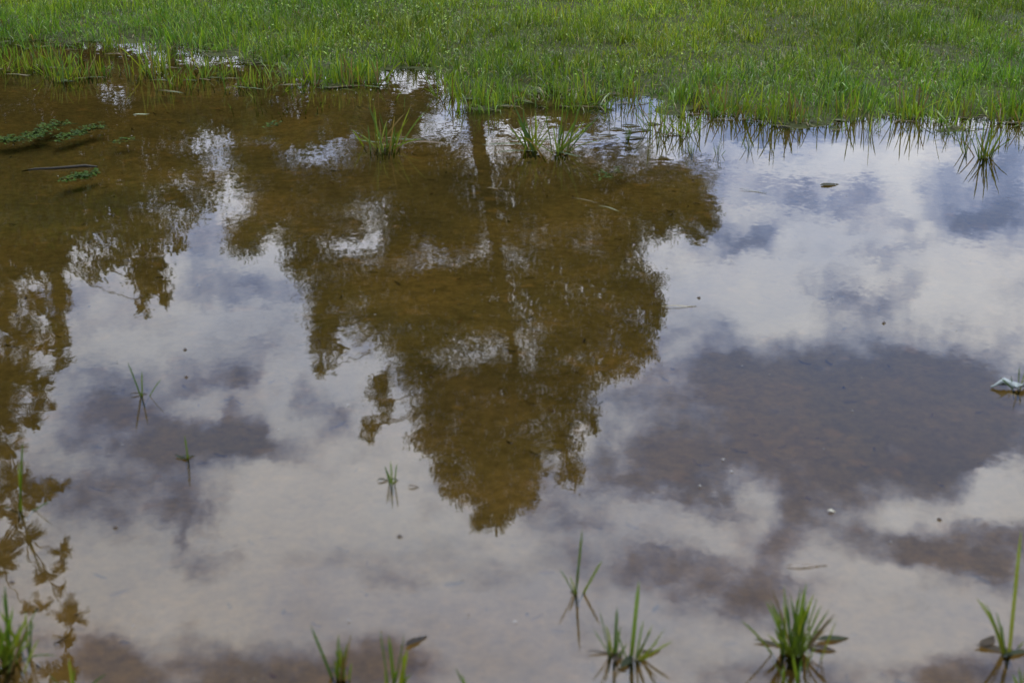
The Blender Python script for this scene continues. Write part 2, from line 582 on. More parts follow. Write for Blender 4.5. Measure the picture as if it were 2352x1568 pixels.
def grass_field(mb, x, y, hmin, hmax, wmin, wmax, lean=.5, dead=.06, hscale=None, dark=1.0):
    n = len(x)
    z = height(x, y)
    base = np.stack([x, y, z - .004], 1)
    h = hmin + (hmax - hmin) * rng.random(n) ** 1.5
    h = h * (.38 + .82 * clump(x + 5, y))
    if hscale is not None:
        h = h * hscale
    a = rng.uniform(0, 2 * np.pi, n)
    ln = np.abs(rng.normal(0, lean, n)) + .08
    isdead = rng.random(n) < dead
    ln = np.where(isdead, ln + rng.uniform(.3, 1.6, n), ln)
    ln = np.clip(ln, 0, 1.45)
    dirv = np.stack([np.cos(a), np.sin(a), a * 0], 1)
    up = np.array([0, 0, 1.0])
    tip = base + dirv * (h * np.sin(ln))[:, None] + up * (h * np.cos(ln))[:, None]
    l2 = ln * rng.uniform(.2, .6, n)
    ctrl = base + dirv * (.55 * h * np.sin(l2))[:, None] + up * (.55 * h * np.cos(l2))[:, None]
    sa = rng.uniform(0, 2 * np.pi, n)
    side = np.stack([np.cos(sa), np.sin(sa) * .7, rng.normal(0, .15, n)], 1)
    w = rng.uniform(wmin, wmax, n)
    patch = fbm(x * 1.1, y * 1.1, 31, 3)[:, None]
    yel = fbm(x * .8 + 9, y * .8, 77, 3)[:, None]
    c = PAL[rng.integers(0, len(PAL), n)] * rng.uniform(.42, 1.4, (n, 1)) * (.62 + .95 * patch) * np.array([.94, .97, .95]) * dark
    c = c * (1 + (yel - .5) * np.array([.9, .2, -.1]))
    dc = np.array([.15, .115, .030]) * rng.uniform(.5, 1.3, (n, 1))
    dc = np.where(rng.random((n, 1)) < .4, dc * np.array([.7, .5, .4]), dc)
    c = np.where(isdead[:, None], dc, c)
    blades(mb, base, tip, ctrl, w, side, c)


def clump(x, y):
    return sstep(.34, .62, fbm(x * 4.2, y * 4.2, 51, 3))


mb = MB()
# dense low sward
x, y = scatter(520000, -6.2, 6.2, 5.0, 11.8, lambda x, y: sstep(-.10, .06, bank(x, y)) * (.7 + .3 * clump(x, y)) * np.where(y > 9.6, .45, 1) * (np.abs(x) < y * .40 + 1.7))
grass_field(mb, x, y, .03, .085, .0022, .0048, 1.0, .04)
# taller standing blades
x, y = scatter(97000, -6.2, 6.2, 5.0, 11.8, lambda x, y: sstep(-.16, .06, bank(x, y)) * (.25 + .75 * clump(x + 3, y)) * np.where(y > 9.6, .4, 1) * (np.abs(x) < y * .40 + 1.7))
grass_field(mb, x, y, .05, .125, .003, .006, .45, .04)
# straw and fallen stems
x, y = scatter(14000, -4.8, 4.8, 5.0, 11.8, lambda x, y: sstep(-.02, .1, bank(x, y)) * (.12 + sstep(.45, .62, fbm(x * 3, y * 3, 63, 3))))
grass_field(mb, x, y, .06, .15, .0016, .003, 1.1, 1.0)
# thin outliers wading at the edge
x, y = scatter(110000, -4.8, 4.8, 4.9, 8.6, lambda x, y: np.exp(-((bank(x, y) + .08) / .16) ** 2) * sstep(.45, .66, fbm(x * 6, y * 6, 88, 3)) * .55)
grass_field(mb, x, y, .05, .14, .0025, .005, .65, .12)
# little tussocks that break up the sward and its edge
tx, ty = scatter(2600, -4.4, 4.4, 5.2, 11, lambda x, y: sstep(-.14, .03, bank(x, y)) * np.where(bank(x, y) < .12, .7, .3) * (np.abs(x) < y * .40 + .3))
k = rng.integers(14, 42, len(tx))
x = np.repeat(tx, k) + rng.normal(0, .022, k.sum()); y = np.repeat(ty, k) + rng.normal(0, .022, k.sum())
grass_field(mb, x, y, .05, .15, .003, .0062, .55, .05, hscale=np.repeat(rng.uniform(.7, 1.15, len(tx)), k), dark=np.repeat(rng.uniform(.75, 1.25, len(tx)), k)[:, None])
# sparse wading blades over the left shallows
x, y = scatter(90000, -3.4, -.3, 5.6, 8.2, lambda x, y: sstep(-1.15, -.15, bank(x, y)) * sstep(.56, .70, fbm(x * 4.4, y * 5.6, 188, 4)) * sstep(-.35, -.8, x) * .14)
grass_field(mb, x, y, .04, .15, .003, .006, .5, .05)
# rough grass round the sides and under the photographer, out of the photo's frame
x, y = scatter(60000, -10, 10, 5, 17, lambda x, y: sstep(0, .2, bank(x, y)) * ((np.abs(x) > y * .40 + 1.3) | (y > 11.5)))
grass_field(mb, x, y, .05, .12, .005, .011, .5, .06)
x, y = scatter(9000, -5, 5, -2.5, 1.0, lambda x, y: sstep(.9, .3, y))
grass_field(mb, x, y, .05, .1, .004, .008, .5, .06)
lawn = mb.build('lawn_grass', GRASS)
tag(lawn, 'short green grass covering the bank above the puddle', 'grass', kind='stuff')

# broad little weed leaves sprinkled among the turf
def leaflets(mb, pos, length, width, col, tilt=.5, lift=None):
    n = len(pos)
    a = rng.uniform(0, 2 * np.pi, n)
    e = rng.normal(0, tilt, n) if lift is None else lift
    d = np.stack([np.cos(a) * np.cos(e), np.sin(a) * np.cos(e), np.sin(e)], 1)
    s = np.stack([-np.sin(a), np.cos(a), rng.normal(0, tilt, n)], 1)
    s /= np.linalg.norm(s, axis=1)[:, None]
    L_, W_ = length[:, None], width[:, None]
    up = np.array([0, 0, 1.0])
    v = np.stack([pos, pos + d * L_ * .5 + s * W_ * .5 + up * W_ * .12, pos + d * L_, pos + d * L_ * .5 - s * W_ * .5 + up * W_ * .12], 1).reshape(-1, 3)
    o = (np.arange(n) * 4)[:, None]
    mb.add(v, quads=o + np.array([0, 1, 2, 3]), col=np.repeat(col, 4, 0))


mb = MB()
x, y = scatter(60000, -4.2, 4.2, 5.6, 10.8, lambda x, y: sstep(.05, .3, bank(x, y)) * sstep(.52, .68, fbm(x * 1.6, y * 1.6, 140, 3)) * (.15 + .4 * (x < -.3)))
z = height(x, y) + rng.uniform(.012, .06, len(x))
leaflets(mb, np.stack([x, y, z], 1), rng.uniform(.010, .022, len(x)), rng.uniform(.007, .014, len(x)),
         PAL[rng.integers(0, 4, len(x))] * rng.uniform(.7, 1.1, (len(x), 1)), .45)
tag(mb.build('ground_weeds', DRY), 'tiny round-leaved weeds growing low among the bank grass', 'weeds', kind='stuff')


# ------------------------------------------------------------------ single tufts
def blade_set(mb, base, tips, dark=1.0, levels=7, spread=.012):
    """blades from one crown; tips = [(tip xyz, width, bow)]"""
    n = len(tips)
    b = np.array([base + q[3] + (0, 0, -.03) if len(q) > 3 else base + np.array((np.clip(random.gauss(0, .5), -1, 1) * spread, np.clip(random.gauss(0, .5), -1, 1) * spread, -.03)) for q in tips])
    t = np.array([q[0] for q in tips])
    w = np.array([q[1] for q in tips])
    bow = np.array([q[2] for q in tips])
    up = np.array([0, 0, 1.0])
    ln = np.linalg.norm(t - b, axis=1)
    ctrl = b + (t - b) * .45 + up * (ln * bow)[:, None]
    d = t - b
    side = np.cross(d, np.array([[0, 1.0, 0]]) + rng.normal(0, .25, (n, 3)))
    side /= np.linalg.norm(side, axis=1)[:, None] + 1e-9
    c = PAL[rng.integers(0, len(PAL), n)] * rng.uniform(.8, 1.25, (n, 1)) * dark
    if n > 12:
        old = rng.random((n, 1)) < .14
        c = np.where(old, np.array([.11, .085, .03]) * rng.uniform(.5, 1.2, (n, 1)), c)
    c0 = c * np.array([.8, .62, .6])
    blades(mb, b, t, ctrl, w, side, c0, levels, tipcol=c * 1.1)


def auto_tips(base, n, h, spread, w, droop=.3, wide=0.0):
    out = []
    for _ in range(n):
        a = random.uniform(0, 2 * math.pi)
        hh = h * random.uniform(.45, 1.0)
        l = abs(random.gauss(0, spread))
        l = min(l, 1.3)
        p = base + np.array((math.cos(a) * math.sin(l) * hh, math.sin(a) * math.sin(l) * hh, math.cos(l) * hh * (1 - droop * l * .5)))
        foot = np.array((np.clip(random.gauss(0, .55), -1.1, 1.1) * wide, np.clip(random.gauss(0, .55), -1.1, 1.1) * wide, 0))
        out.append((p + foot, w * random.uniform(.6, 1.2), random.uniform(.02, .06) + .14 * l, foot))
    return out


def floating_blade(mb, p, ang, ln, w, col, z=.0035):
    k = 7
    V = []
    bend = random.uniform(-.25, .25)
    for i in range(k):
        t = i / (k - 1)
        hw = w * .5 * math.sin(math.pi * min(1, t * .96 + .04)) ** .7
        a = ang + bend * (t - .5)
        cx = p[0] + math.cos(a) * ln * (t - .5); cy = p[1] + math.sin(a) * ln * (t - .5)
        nx_, ny_ = -math.sin(a), math.cos(a)
        zz = z + .002 * math.sin(t * 5 + ang)
        V += [(cx - nx_ * hw, cy - ny_ * hw, zz), (cx, cy, zz - .0012), (cx + nx_ * hw, cy + ny_ * hw, zz)]
    q = []
    for i in range(k - 1):
        for j in (0, 1):
            q.append((i * 3 + j, i * 3 + j + 1, i * 3 + j + 4, i * 3 + j + 3))
    mb.add(V, quads=q, col=col)


def tuft(px, py, label, spec=(), auto=None, floats=(), group=None, name='grass_tuft', dark=.7, spread=.012):
    """spec: (tip px, tip py, width mm, bow) ; auto: (n, height, spread, width) ; floats: (px, py, angle, length, width)"""
    b = ground(px, py)
    t = empty(name, b)
    tag(t, label, 'grass tuft', group)
    mb = MB()
    tips = []
    for (tx, ty, w, bow) in spec:
        tips.append((at_depth(tx, ty, b[1] + random.uniform(-.02, .02)), w * (.00092 if py > 500 else .0011), bow))
    if auto:
        for (n, h, sp, w) in ([auto] if not isinstance(auto[0], (tuple, list)) else auto):
            tips += auto_tips(b, n, h, sp, w, .3, spread)
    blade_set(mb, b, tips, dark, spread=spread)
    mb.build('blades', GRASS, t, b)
    for (fx, fy, ang, ln, w) in floats:
        fb = MB()
        p = ground(fx, fy)
        cc = np.array(random.choice([(.014, .018, .009), (.022, .02, .012), (.022, .017, .011)]))
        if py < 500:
            cc = cc * 3.2          # sky sheen on the farther floating blades, painted in as a paler tint
        floating_blade(fb, p, ang, ln, w, cc)
        fb.build('floating_leaf', WETLEAF, t, p)
    return t


# foreground, nearest first
tuft(8, 1512, 'thick bushy tuft cut off by the left edge, nearest corner of the puddle',
     [(-40, 1370, 7, .05), (10, 1340, 7, .02), (30, 1390, 6, .03), (62, 1415, 6, .08), (75, 1470, 5, .1), (-20, 1420, 7, .03), (45, 1440, 6, .05), (0, 1400, 7, .02), (85, 1395, 3, .1)],
     (40, .13, .55, .0042), spread=.04)
tuft(165, 1585, 'few short blades poking up at the bottom left beside the bushy tuft',
     [(158, 1508, 5, .02), (245, 1545, 4, .05), (110, 1545, 4, .08), (170, 1530, 4, .02)])
tuft(47, 1168, 'single tall upright blade in water under leafy reflections at left',
     [(52, 1010, 5, .01), (8, 1162, 4, .06), (42, 1060, 4, .02), (115, 1150, 3, .1), (80, 1165, 3, .1)])
tuft(323, 908, 'lone sprig of three thin blades with a v shape on the left water',
     [(292, 828, 4.5, .02), (326, 850, 4, .01), (372, 868, 3, .12)], floats=[(318, 906, .2, .04, .008)])
tuft(425, 1056, 'short single blade with a few drowned leaves below the v-shaped sprig',
     [(424, 998, 4, .01), (430, 1030, 3, .03)], floats=[(416, 1052, 2.6, .035, .010), (432, 1050, .4, .03, .008)])
tuft(894, 1108, 'small sprig of three blades left of the reflected treetop',
     [(884, 1068, 4, .02), (897, 1056, 4, .01), (911, 1062, 3.5, .05), (890, 1080, 3, .02)], floats=[(880, 1104, .1, .025, .009), (905, 1104, 0, .02, .008)])
tuft(1323, 1362, 'sprig with one tall upright blade and two side blades right of centre',
     [(1338, 1212, 5, .01), (1384, 1284, 5, .04), (1284, 1304, 3, .12), (1308, 1320, 3.5, .1), (1328, 1290, 4, .01)])
tuft(1410, 1506, 'left one of two joined tufts near the bottom, with a short clipped blade',
     [(1418, 1390, 6, .01), (1392, 1432, 5, .02), (1376, 1395, 3, .02), (1362, 1442, 3, .0), (1425, 1435, 4, .05), (1400, 1455, 5, .03), (1442, 1475, 4, .1)],
     floats=[(1385, 1500, 3.0, .055, .006), (1420, 1510, 1.2, .04, .014)])
tuft(1449, 1514, 'right one of two joined tufts near the bottom, with a tall thick clipped blade',
     [(1468, 1330, 8, .01), (1497, 1445, 6, .05), (1530, 1440, 5, .04), (1548, 1470, 5, .1), (1428, 1538, 6, .05), (1478, 1420, 4, .02), (1500, 1430, 3, .05), (1410, 1430, 3.5, .03), (1455, 1440, 5, .02), (1515, 1468, 5, .06)],
     floats=[(1440, 1520, 1.1, .05, .016), (1490, 1500, .3, .045, .012)])
tuft(1832, 1502, 'dense round tuft of many blades standing in the water near the bottom right',
     [(1804, 1385, 6, .03), (1772, 1385, 5, .03), (1790, 1400, 5, .05), (1853, 1335, 7, .02), (1840, 1345, 6, .01), (1870, 1360, 6, .03), (1888, 1385, 4, .03), (1918, 1408, 7, .05), (1925, 1415, 4, .1),
      (1762, 1455, 5, .1), (1815, 1360, 6, .01), (1829, 1375, 6, .01), (1860, 1395, 6, .02), (1905, 1440, 5, .1), (1780, 1440, 6, .08), (1800, 1415, 6, .03), (1850, 1370, 6, .0)],
     (20, .14, .75, .0036), floats=[(1912, 1468, .15, .06, .016), (1888, 1490, -.3, .05, .014), (1770, 1478, 2.8, .06, .012)], spread=.028)
tuft(1828, 1568, 'a few pale blades rising before the dense round tuft at the bottom edge',
     [(1820, 1500, 6, .02), (1842, 1510, 5, .02), (1800, 1525, 4, .03), (1770, 1510, 3, .03)], spread=.02)
tuft(2318, 1497, 'sprig with a very tall stalk and an arching blade at the bottom right edge',
     [(2346, 1212, 7, .0), (2242, 1372, 6, .22), (2270, 1400, 4, .06), (2288, 1400, 4, .04), (2262, 1380, 3, .05), (2300, 1430, 4, .02), (2355, 1470, 4, .1)],
     floats=[(2285, 1490, 2.9, .07, .018), (2340, 1500, .3, .08, .012), (2270, 1475, .8, .05, .02)])
tuft(2352, 1590, 'short blades in the very bottom right corner',
     [(2325, 1545, 5, .05), (2340, 1530, 5, .02), (2362, 1520, 5, .02)])
tuft(786, 1556, 'tuft at the bottom edge with a long blade leaning left',
     [(712, 1432, 6, .01), (778, 1452, 5, .03), (798, 1472, 4, .03), (808, 1450, 3, .08), (770, 1490, 5, .02), (765, 1510, 4, .02), (790, 1500, 6, .02)], (8, .07, .5, .004))
tuft(908, 1582, 'pair of stout blades at the bottom edge beside a drifting brown leaf',
     [(893, 1455, 8, .005), (936, 1488, 8, .02), (872, 1440, 3, .02), (915, 1530, 5, .02), (925, 1500, 6, .02), (930, 1450, 3, .0), (945, 1545, 4, .06), (885, 1530, 4, .02)], spread=.02)
tuft(1085, 1585, 'one thin blade slanting out of the bottom edge of the picture',
     [(1045, 1530, 4, .03), (1060, 1545, 4, .02)])
tuft(2338, 896, 'few stalks standing through the white foam scrap at the right edge',
     [(2342, 838, 4, .01), (2296, 866, 3.5, .14), (2322, 862, 4, .04), (2356, 850, 4, .03)])
# middle of the puddle
tuft(878, 342, 'tuft with an arched tall blade ringed by floating leaves left of the reflected trunk',
     [(932, 258, 6, .12), (845, 285, 5, .03), (905, 300, 5, .05), (925, 302, 4, .1), (858, 300, 5, .02), (940, 270, 4, .1), (968, 318, 5, .15)],
     (24, .2, .75, .005), floats=[(930, 322, .1, .16, .016), (985, 328, -.1, .14, .018), (900, 334, .3, .13, .014), (850, 326, 2.9, .13, .014), (905, 318, .4, .12, .012)], spread=.06)
tuft(1222, 345, 'spiky tuft with fanned blades right of the reflected trunk',
     [(1150, 262, 6, .1), (1180, 240, 6, .08), (1192, 268, 6, .02), (1205, 270, 6, .02), (1222, 250, 5, .12), (1240, 275, 5, .03), (1170, 290, 5, .03), (1260, 310, 5, .1)],
     (12, .2, .6, .0055), floats=[(1180, 332, .05, .25, .016), (1225, 322, .15, .2, .014), (1190, 348, .2, .2, .012)], spread=.03)
tuft(1282, 348, 'loose tuft of broad crossing blades beside the spiky tuft',
     [(1340, 212, 6, .02), (1370, 275, 5, .1), (1325, 270, 7, .02), (1300, 262, 6, .0), (1270, 285, 6, .02), (1345, 275, 6, .03), (1380, 262, 4, .05), (1355, 290, 7, .05), (1310, 240, 5, .01)],
     (12, .2, .6, .0055), floats=[(1330, 330, -.1, .2, .014), (1370, 318, .1, .18, .013), (1300, 355, -.7, .16, .014)], spread=.045)
tuft(2262, 362, 'star-shaped tuft with long reflected blades near the right edge',
     [(2262, 268, 5, .01), (2238, 300, 5, .02), (2225, 305, 4, .06), (2278, 290, 6, .02), (2290, 285, 5, .04), (2305, 300, 5, .08), (2330, 315, 4, .12), (2250, 300, 5, .01), (2210, 320, 4, .12), (2285, 258, 4, .02), (2320, 275, 4, .05)],
     (14, .12, .55, .004), spread=.03)
tuft(2216, 352, 'small leaning sprig left of the star-shaped tuft',
     [(2198, 312, 5, .04), (2210, 300, 5, .02), (2228, 318, 4, .05), (2222, 330, 4, .05)])

# tufts at the edge of the bank
edge = [
    (1785, 278, 'stiff clump jutting out of the bank edge right of the picture centre, with long reflection', (26, .13, .35, .005)),
    (1690, 262, 'bright clump on the bank edge left of the jutting clump', (24, .12, .4, .005)),
    (1830, 272, 'low clump on the bank edge just right of the jutting clump', (18, .11, .35, .005)),
    (1945, 268, 'upright clump on the right bank edge behind a pale drowned stem', (24, .13, .3, .005)),
    (2090, 268, 'sparse clump leaning over open sky reflection on the right bank edge', (20, .14, .45, .005)),
    (2205, 262, 'rough clump on the right bank edge above the small leaning sprig', (26, .13, .4, .005)),
    (2320, 275, 'clump on the bank at the right edge of the picture behind the star-shaped tuft', (26, .12, .5, .005)),
    (1545, 300, 'feathery clump standing out in the bright water before the bank', (30, .12, .5, .004)),
    (1625, 250, 'clump with curved blades at the corner where the bank turns right', (24, .11, .45, .005)),
    (1450, 232, 'thin clump in the bright notch of the bank right of centre', (16, .12, .4, .004)),
    (1325, 240, 'tall arching clump at the bank edge behind the loose crossing tuft', (26, .16, .5, .005)),
    (1140, 238, 'wading clump at the bank edge above the reflected trunk', (24, .12, .4, .005)),
    (1060, 222, 'clump at the right side of the little bright inlet', (24, .13, .4, .005)),
    (835, 188, 'clump on the tip of the grassy point left of the bright inlet', (34, .13, .35, .006)),
    (775, 190, 'clump in the middle of the grassy point', (34, .13, .42, .006)),
    (700, 186, 'clump on the left shoulder of the grassy point', (30, .12, .45, .006)),
    (580, 196, 'small clump wading alone left of the grassy point', (22, .10, .55, .0055)),
    (515, 172, 'thin wading clump between the reedy clump and the small lone clump', (18, .13, .4, .005)),
    (455, 176, 'open clump of curved blades in brown water', (24, .13, .5, .005)),
    (415, 200, 'short clump with drowned leaves in front of the reedy clump', (16, .11, .5, .005)),
    (342, 172, 'tall reedy clump standing in brown water, tallest of the left clumps', (24, .2, .25, .007)),
    (385, 150, 'clump behind the tall reedy clump', (24, .14, .4, .006)),
    (215, 172, 'clump at the right end of the broad left tuft patch', (26, .12, .5, .006)),
    (150, 180, 'front clump of the broad left tuft patch', (44, .15, .5, .006)),
    (120, 150, 'back clump of the broad left tuft patch', (40, .14, .45, .006)),
    (60, 160, 'drooping clump at the left of the broad left tuft patch', (26, .12, .6, .005)),
    (20, 150, 'clump at the far left edge of the picture in the shallows', (24, .12, .5, .005)),
    (260, 112, 'clump with its foot in the back of the left shallows', (26, .12, .45, .005)),
]
for (px, py, lab, au) in edge:
    if px < 640:
        au = (int(au[0] * 1.0), au[1] * 1.0, au[2] * 1.25, au[3] * .85)
    else:
        au = (int(au[0] * 1.4), au[1] * (1.4 if px > 1420 else 1.15), au[2] * 1.15, au[3])
    fl = [(px + random.uniform(-30, 30), py + random.uniform(4, 14), random.uniform(-.5, .5), random.uniform(.07, .15), .012) for _ in range(2)]
    tuft(px, py, lab, (), [au, (int(au[0] * .7), au[1] * .5, .6, au[3] * .8)], fl, 'grass clumps wading along the bank', dark=.95, spread=.10)

# thin criss-crossing stems in the bright shallows
for (px, py, lab) in [(1512, 330, 'thin star-shaped water weed in front of the feathery clump'), (1590, 352, 'thin star-shaped water weed with three rays right of the feathery clump'),
                      (1650, 355, 'thin leaning water weed left of the jutting clump'), (1720, 345, 'thin star-shaped water weed at the foot of the bright clump'),
                      (1440, 320, 'thin water weed lying among ringed floating leaves'), (1995, 300, 'thin bent water weed under the bank on the right'),
                      (1400, 275, 'thin criss-crossing water weed near the bright notch')]:
    b = ground(px, py)
    tips = auto_tips(b, 9, .085, .95, .0022)
    mb = MB()
    blade_set(mb, b, tips, .6)
    tag(mb.build('water_weed', GRASS, None, b), lab, 'water weed', 'thin weeds in the shallows')

# ------------------------------------------------------------------ things afloat
def mat_of_leaves(pts, wid, n, label, size=.012):
    P = np.array([ground(*p) for p in pts])
    mb = MB()
    seg = rng.integers(0, len(P) - 1, n)
    t = rng.random((n, 1))
    base = P[seg] * (1 - t) + P[seg + 1] * t
    base += np.stack([np.clip(rng.normal(0, 1, n), -1.6, 1.6) * wid, np.clip(rng.normal(0, 1, n), -1.6, 1.6) * wid * 1.6, rng.uniform(.002, .014, n)], 1)
    g = np.array([(.016, .032, .002), (.022, .040, .003), (.010, .022, .002)])[rng.integers(0, 3, n)]
    leaflets(mb, base, rng.uniform(.8, 1.5, n) * size, rng.uniform(.5, .9, n) * size, g, .22)
    for k in range(int(n * .08)):
        i = rng.integers(0, n)
        floating_blade(mb, base[i], random.uniform(-.4, .8), random.uniform(.05, .1), .004, np.array((.03, .045, .012)), .003)
    return tag(mb.build('floating_weed', WETLEAF, None, P.mean(0)), label, 'floating weed', 'floating leaf mats')


mat_of_leaves([(0, 324), (55, 320), (95, 312), (100, 296), (148, 286)], .02, 420, 'largest mat of small floating leaves, bent, at the left edge', .016)
mat_of_leaves([(132, 322), (172, 312), (185, 304), (234, 292)], .016, 240, 'slanting mat of small floating leaves right of the largest mat', .016)
mat_of_leaves([(152, 416), (185, 408), (230, 398)], .013, 110, 'mat of small floating leaves under the sunken twig', .018)
mat_of_leaves([(612, 290), (640, 288)], .012, 36, 'little mat of floating leaves alone in brown water left of the reflected trunk', .015)
mat_of_leaves([(266, 328), (302, 322)], .010, 34, 'scrap of floating leaves below the pale drifting blade', .014)
mat_of_leaves([(1378, 400), (1400, 412), (1425, 385)], .02, 44, 'loose pale floating leaves on the reflected right limb', .014)


def tube(mb, pts, rad, sides=6, col=(.03, .02, .012)):
    pts = np.asarray(pts, float); rad = np.asarray(rad, float)
    n = len(pts)
    d = np.gradient(pts, axis=0)
    d /= np.linalg.norm(d, axis=1)[:, None] + 1e-9
    ref = np.array([.3, 1.0, .2]) if abs(d[:, 2]).mean() > .6 else np.array([0, 0, 1.0])
    s = np.cross(d, ref); s /= np.linalg.norm(s, axis=1)[:, None] + 1e-9
    u = np.cross(s, d)
    a = np.linspace(0, 2 * np.pi, sides, endpoint=False)
    ring = pts[:, None] + rad[:, None, None] * (np.cos(a)[None, :, None] * s[:, None] + np.sin(a)[None, :, None] * u[:, None])
    q = []
    for i in range(n - 1):
        for j in range(sides):
            q.append((i * sides + j, i * sides + (j + 1) % sides, (i + 1) * sides + (j + 1) % sides, (i + 1) * sides + j))
    mb.add(ring.reshape(-1, 3), quads=q, col=col)


mb = MB()
tp = [ground(x_, y_, z_) for (x_, y_, z_) in [(50, 394, -.006), (80, 388, .000), (118, 387, .003), (160, 384, .002), (195, 381, .004), (224, 383, -.002)]]
tube(mb, tp, [.002, .004, .005, .0055, .006, .003], 8, (.012, .010, .005))
tag(mb.build('twig', DRY, None, tp[2]), 'dark crooked twig lying half sunk in brown water at left', 'twig')

# pale scrap of foam caught on the stalks at right
mb = MB()
fp = [ground(x_, y_, z_) for (x_, y_, z_) in [(2278, 888, .004), (2290, 882, .010), (2304, 876, .016), (2320, 880, .012), (2334, 886, .010), (2350, 884, .012), (2366, 888, .004)]]
tube(mb, fp, [.002, .006, .007, .005, .0055, .005, .002], 9, (.17, .20, .19))
for v in mb.v:
    v += rng.normal(0, .0022, v.shape)
tag(mb.build('foam_scrap', FOAM, None, fp[2]), 'white crumpled foam scrap caught against stalks at the right edge', 'foam scrap')


def drift(name, px, py, ang, ln, w, col, label, cat, mat=DRY, z=.003):
    mb = MB()
    p = ground(px, py)
    floating_blade(mb, p, ang, ln, w, np.array(col), z)
    return tag(mb.build(name, mat, None, p), label, cat)


drift('dead_leaf', 955, 1472, .75, .05, .016, (.014, .012, .010), 'dark curled leaf drifting beside the stout blades at the bottom', 'leaf', WETLEAF)
drift('petal', 1910, 1175, -.2, .016, .007, (.30, .29, .22), 'small cream petal on dark water in the right half', 'petal')
drift('drifting_straw', 325, 264, .35, .07, .016, (.12, .14, .09), 'pale broad blade drifting above the scrap of floating leaves', 'leaf', WETLEAF)
drift('reed_strip', 1853, 1300, .05, .08, .005, (.12, .10, .08), 'pale reed strip floating behind the dense round tuft', 'reed')
drift('drifting_straw', 950, 1119, 0, .022, .008, (.05, .035, .02), 'tiny brown leaf right of the small sprig by the treetop', 'leaf')
drift('drifting_straw', 1560, 705, .05, .10, .004, (.25, .22, .12), 'thin straw on pale reflected cloud right of the crown', 'straw')
drift('drifting_straw', 1730, 440, 2.7, .10, .004, (.14, .15, .12), 'pale slanting straw on the bright water under the right bank', 'straw')
drift('drifting_straw', 1400, 480, -.8, .10, .008, (.06, .07, .014), 'yellow-green blade floating on the reflected right limb', 'leaf', GRASS)
drift('drifting_straw', 1345, 462, -.6, .12, .005, (.06, .05, .02), 'dull straw floating on the reflected right limb left of the yellow blade', 'straw')
drift('drifting_straw', 1132, 434, -.3, .05, .014, (.05, .04, .022), 'buff leaf drifting beside the reflected trunk', 'leaf', WETLEAF)

# ringed floating leaves in the bright notch, each a small oval pad
for (px, py, lab) in [(1418, 298, 'oval leaf pad leftmost in the bright notch'), (1450, 290, 'oval leaf pad topmost in the bright notch'), (1448, 304, 'oval leaf pad in the middle of the bright notch'),
                      (1475, 300, 'oval leaf pad rightmost in the bright notch'), (1462, 318, 'oval leaf pad lowest in the bright notch'), (1395, 312, 'oval leaf pad left below the bright notch'),
                      (1500, 286, 'oval leaf pad against the feathery clump'), (1905, 425, 'twin dark leaf pad alone on the reflected sky at right')]:
    drift('lily_pad', px, py, random.uniform(-.4, .4), random.uniform(.06, .09), random.uniform(.025, .035), (.02, .02, .012), lab, 'leaf pad', WETLEAF)

# seeds sitting in dimples of the surface
for (px, py, lab) in [(425, 803, 'floating seed in a ring above the v-shaped sprig, upper of two'), (428, 866, 'floating seed in a ring above the v-shaped sprig, lower of two'),
                      (266, 1211, 'dark floating seed in a bluish ring at lower left'), 
                      (1605, 684, 'dark floating seed on bright cloud right of the crown'), (2158, 1193, 'dark floating seed on pale cloud near the right edge'),
                      (1330, 1359, 'dark floating seed left of the tall three-bladed sprig'), (28, 1337, 'brown floating seed at the lower left edge'), (918, 1232, 'dark floating seed left of the treetop'),
                      (2030, 742, 'dark floating seed at the lower rim of the bright cloud'), ]:
    p = ground(px - (14 if px == 1330 else 0), py)
    mb = MB()
    k = 8
    V = [(p[0], p[1], .006)]
    for r_, z_ in ((.0022, .003), (.004, .001)):
        for i in range(k):
            a = 2 * math.pi * i / k
            V.append((p[0] + 1.5 * r_ * math.cos(a), p[1] + r_ * math.sin(a) * random.uniform(.8, 1.2), z_))
    tr = [(0, 1 + i, 1 + (i + 1) % k) for i in range(k)]
    qd = [(1 + i, 1 + k + i, 1 + k + (i + 1) % k, 1 + (i + 1) % k) for i in range(k)]
    mb.add(V, tris=tr, quads=qd, col=(.045, .035, .028))
    tag(mb.build('floating_seed', DRY, None, p), lab, 'seed')

# flattened and drowned blades along the wet margin
mb = MB()
x = rng.uniform(-4.2, 4.2, 12000); y = rng.uniform(5.0, 8.2, 12000)
s_ = bank(x, y)
k = (rng.random(12000) < np.exp(-((s_ + .06) / .13) ** 2) * (.35 + .65 * sstep(.42, .6, fbm(x * 4, y * 4, 231, 3))))
for xx, yy in zip(x[k], y[k]):
    cc = np.array(random.choice([(.03, .05, .008), (.05, .075, .012), (.07, .06, .022), (.10, .08, .035), (.03, .025, .012)])) * random.uniform(.6, 1.2)
    zz = max(.003, float(height(np.array([xx]), np.array([yy]))[0]) + .006)
    floating_blade(mb, (xx, yy), random.gauss(0, .9), random.uniform(.04, .13), random.uniform(.003, .006), cc, zz)
tag(mb.build('drowned_grass', DRY), 'flattened wet grass blades lying along the edge of the water', 'grass', kind='stuff')

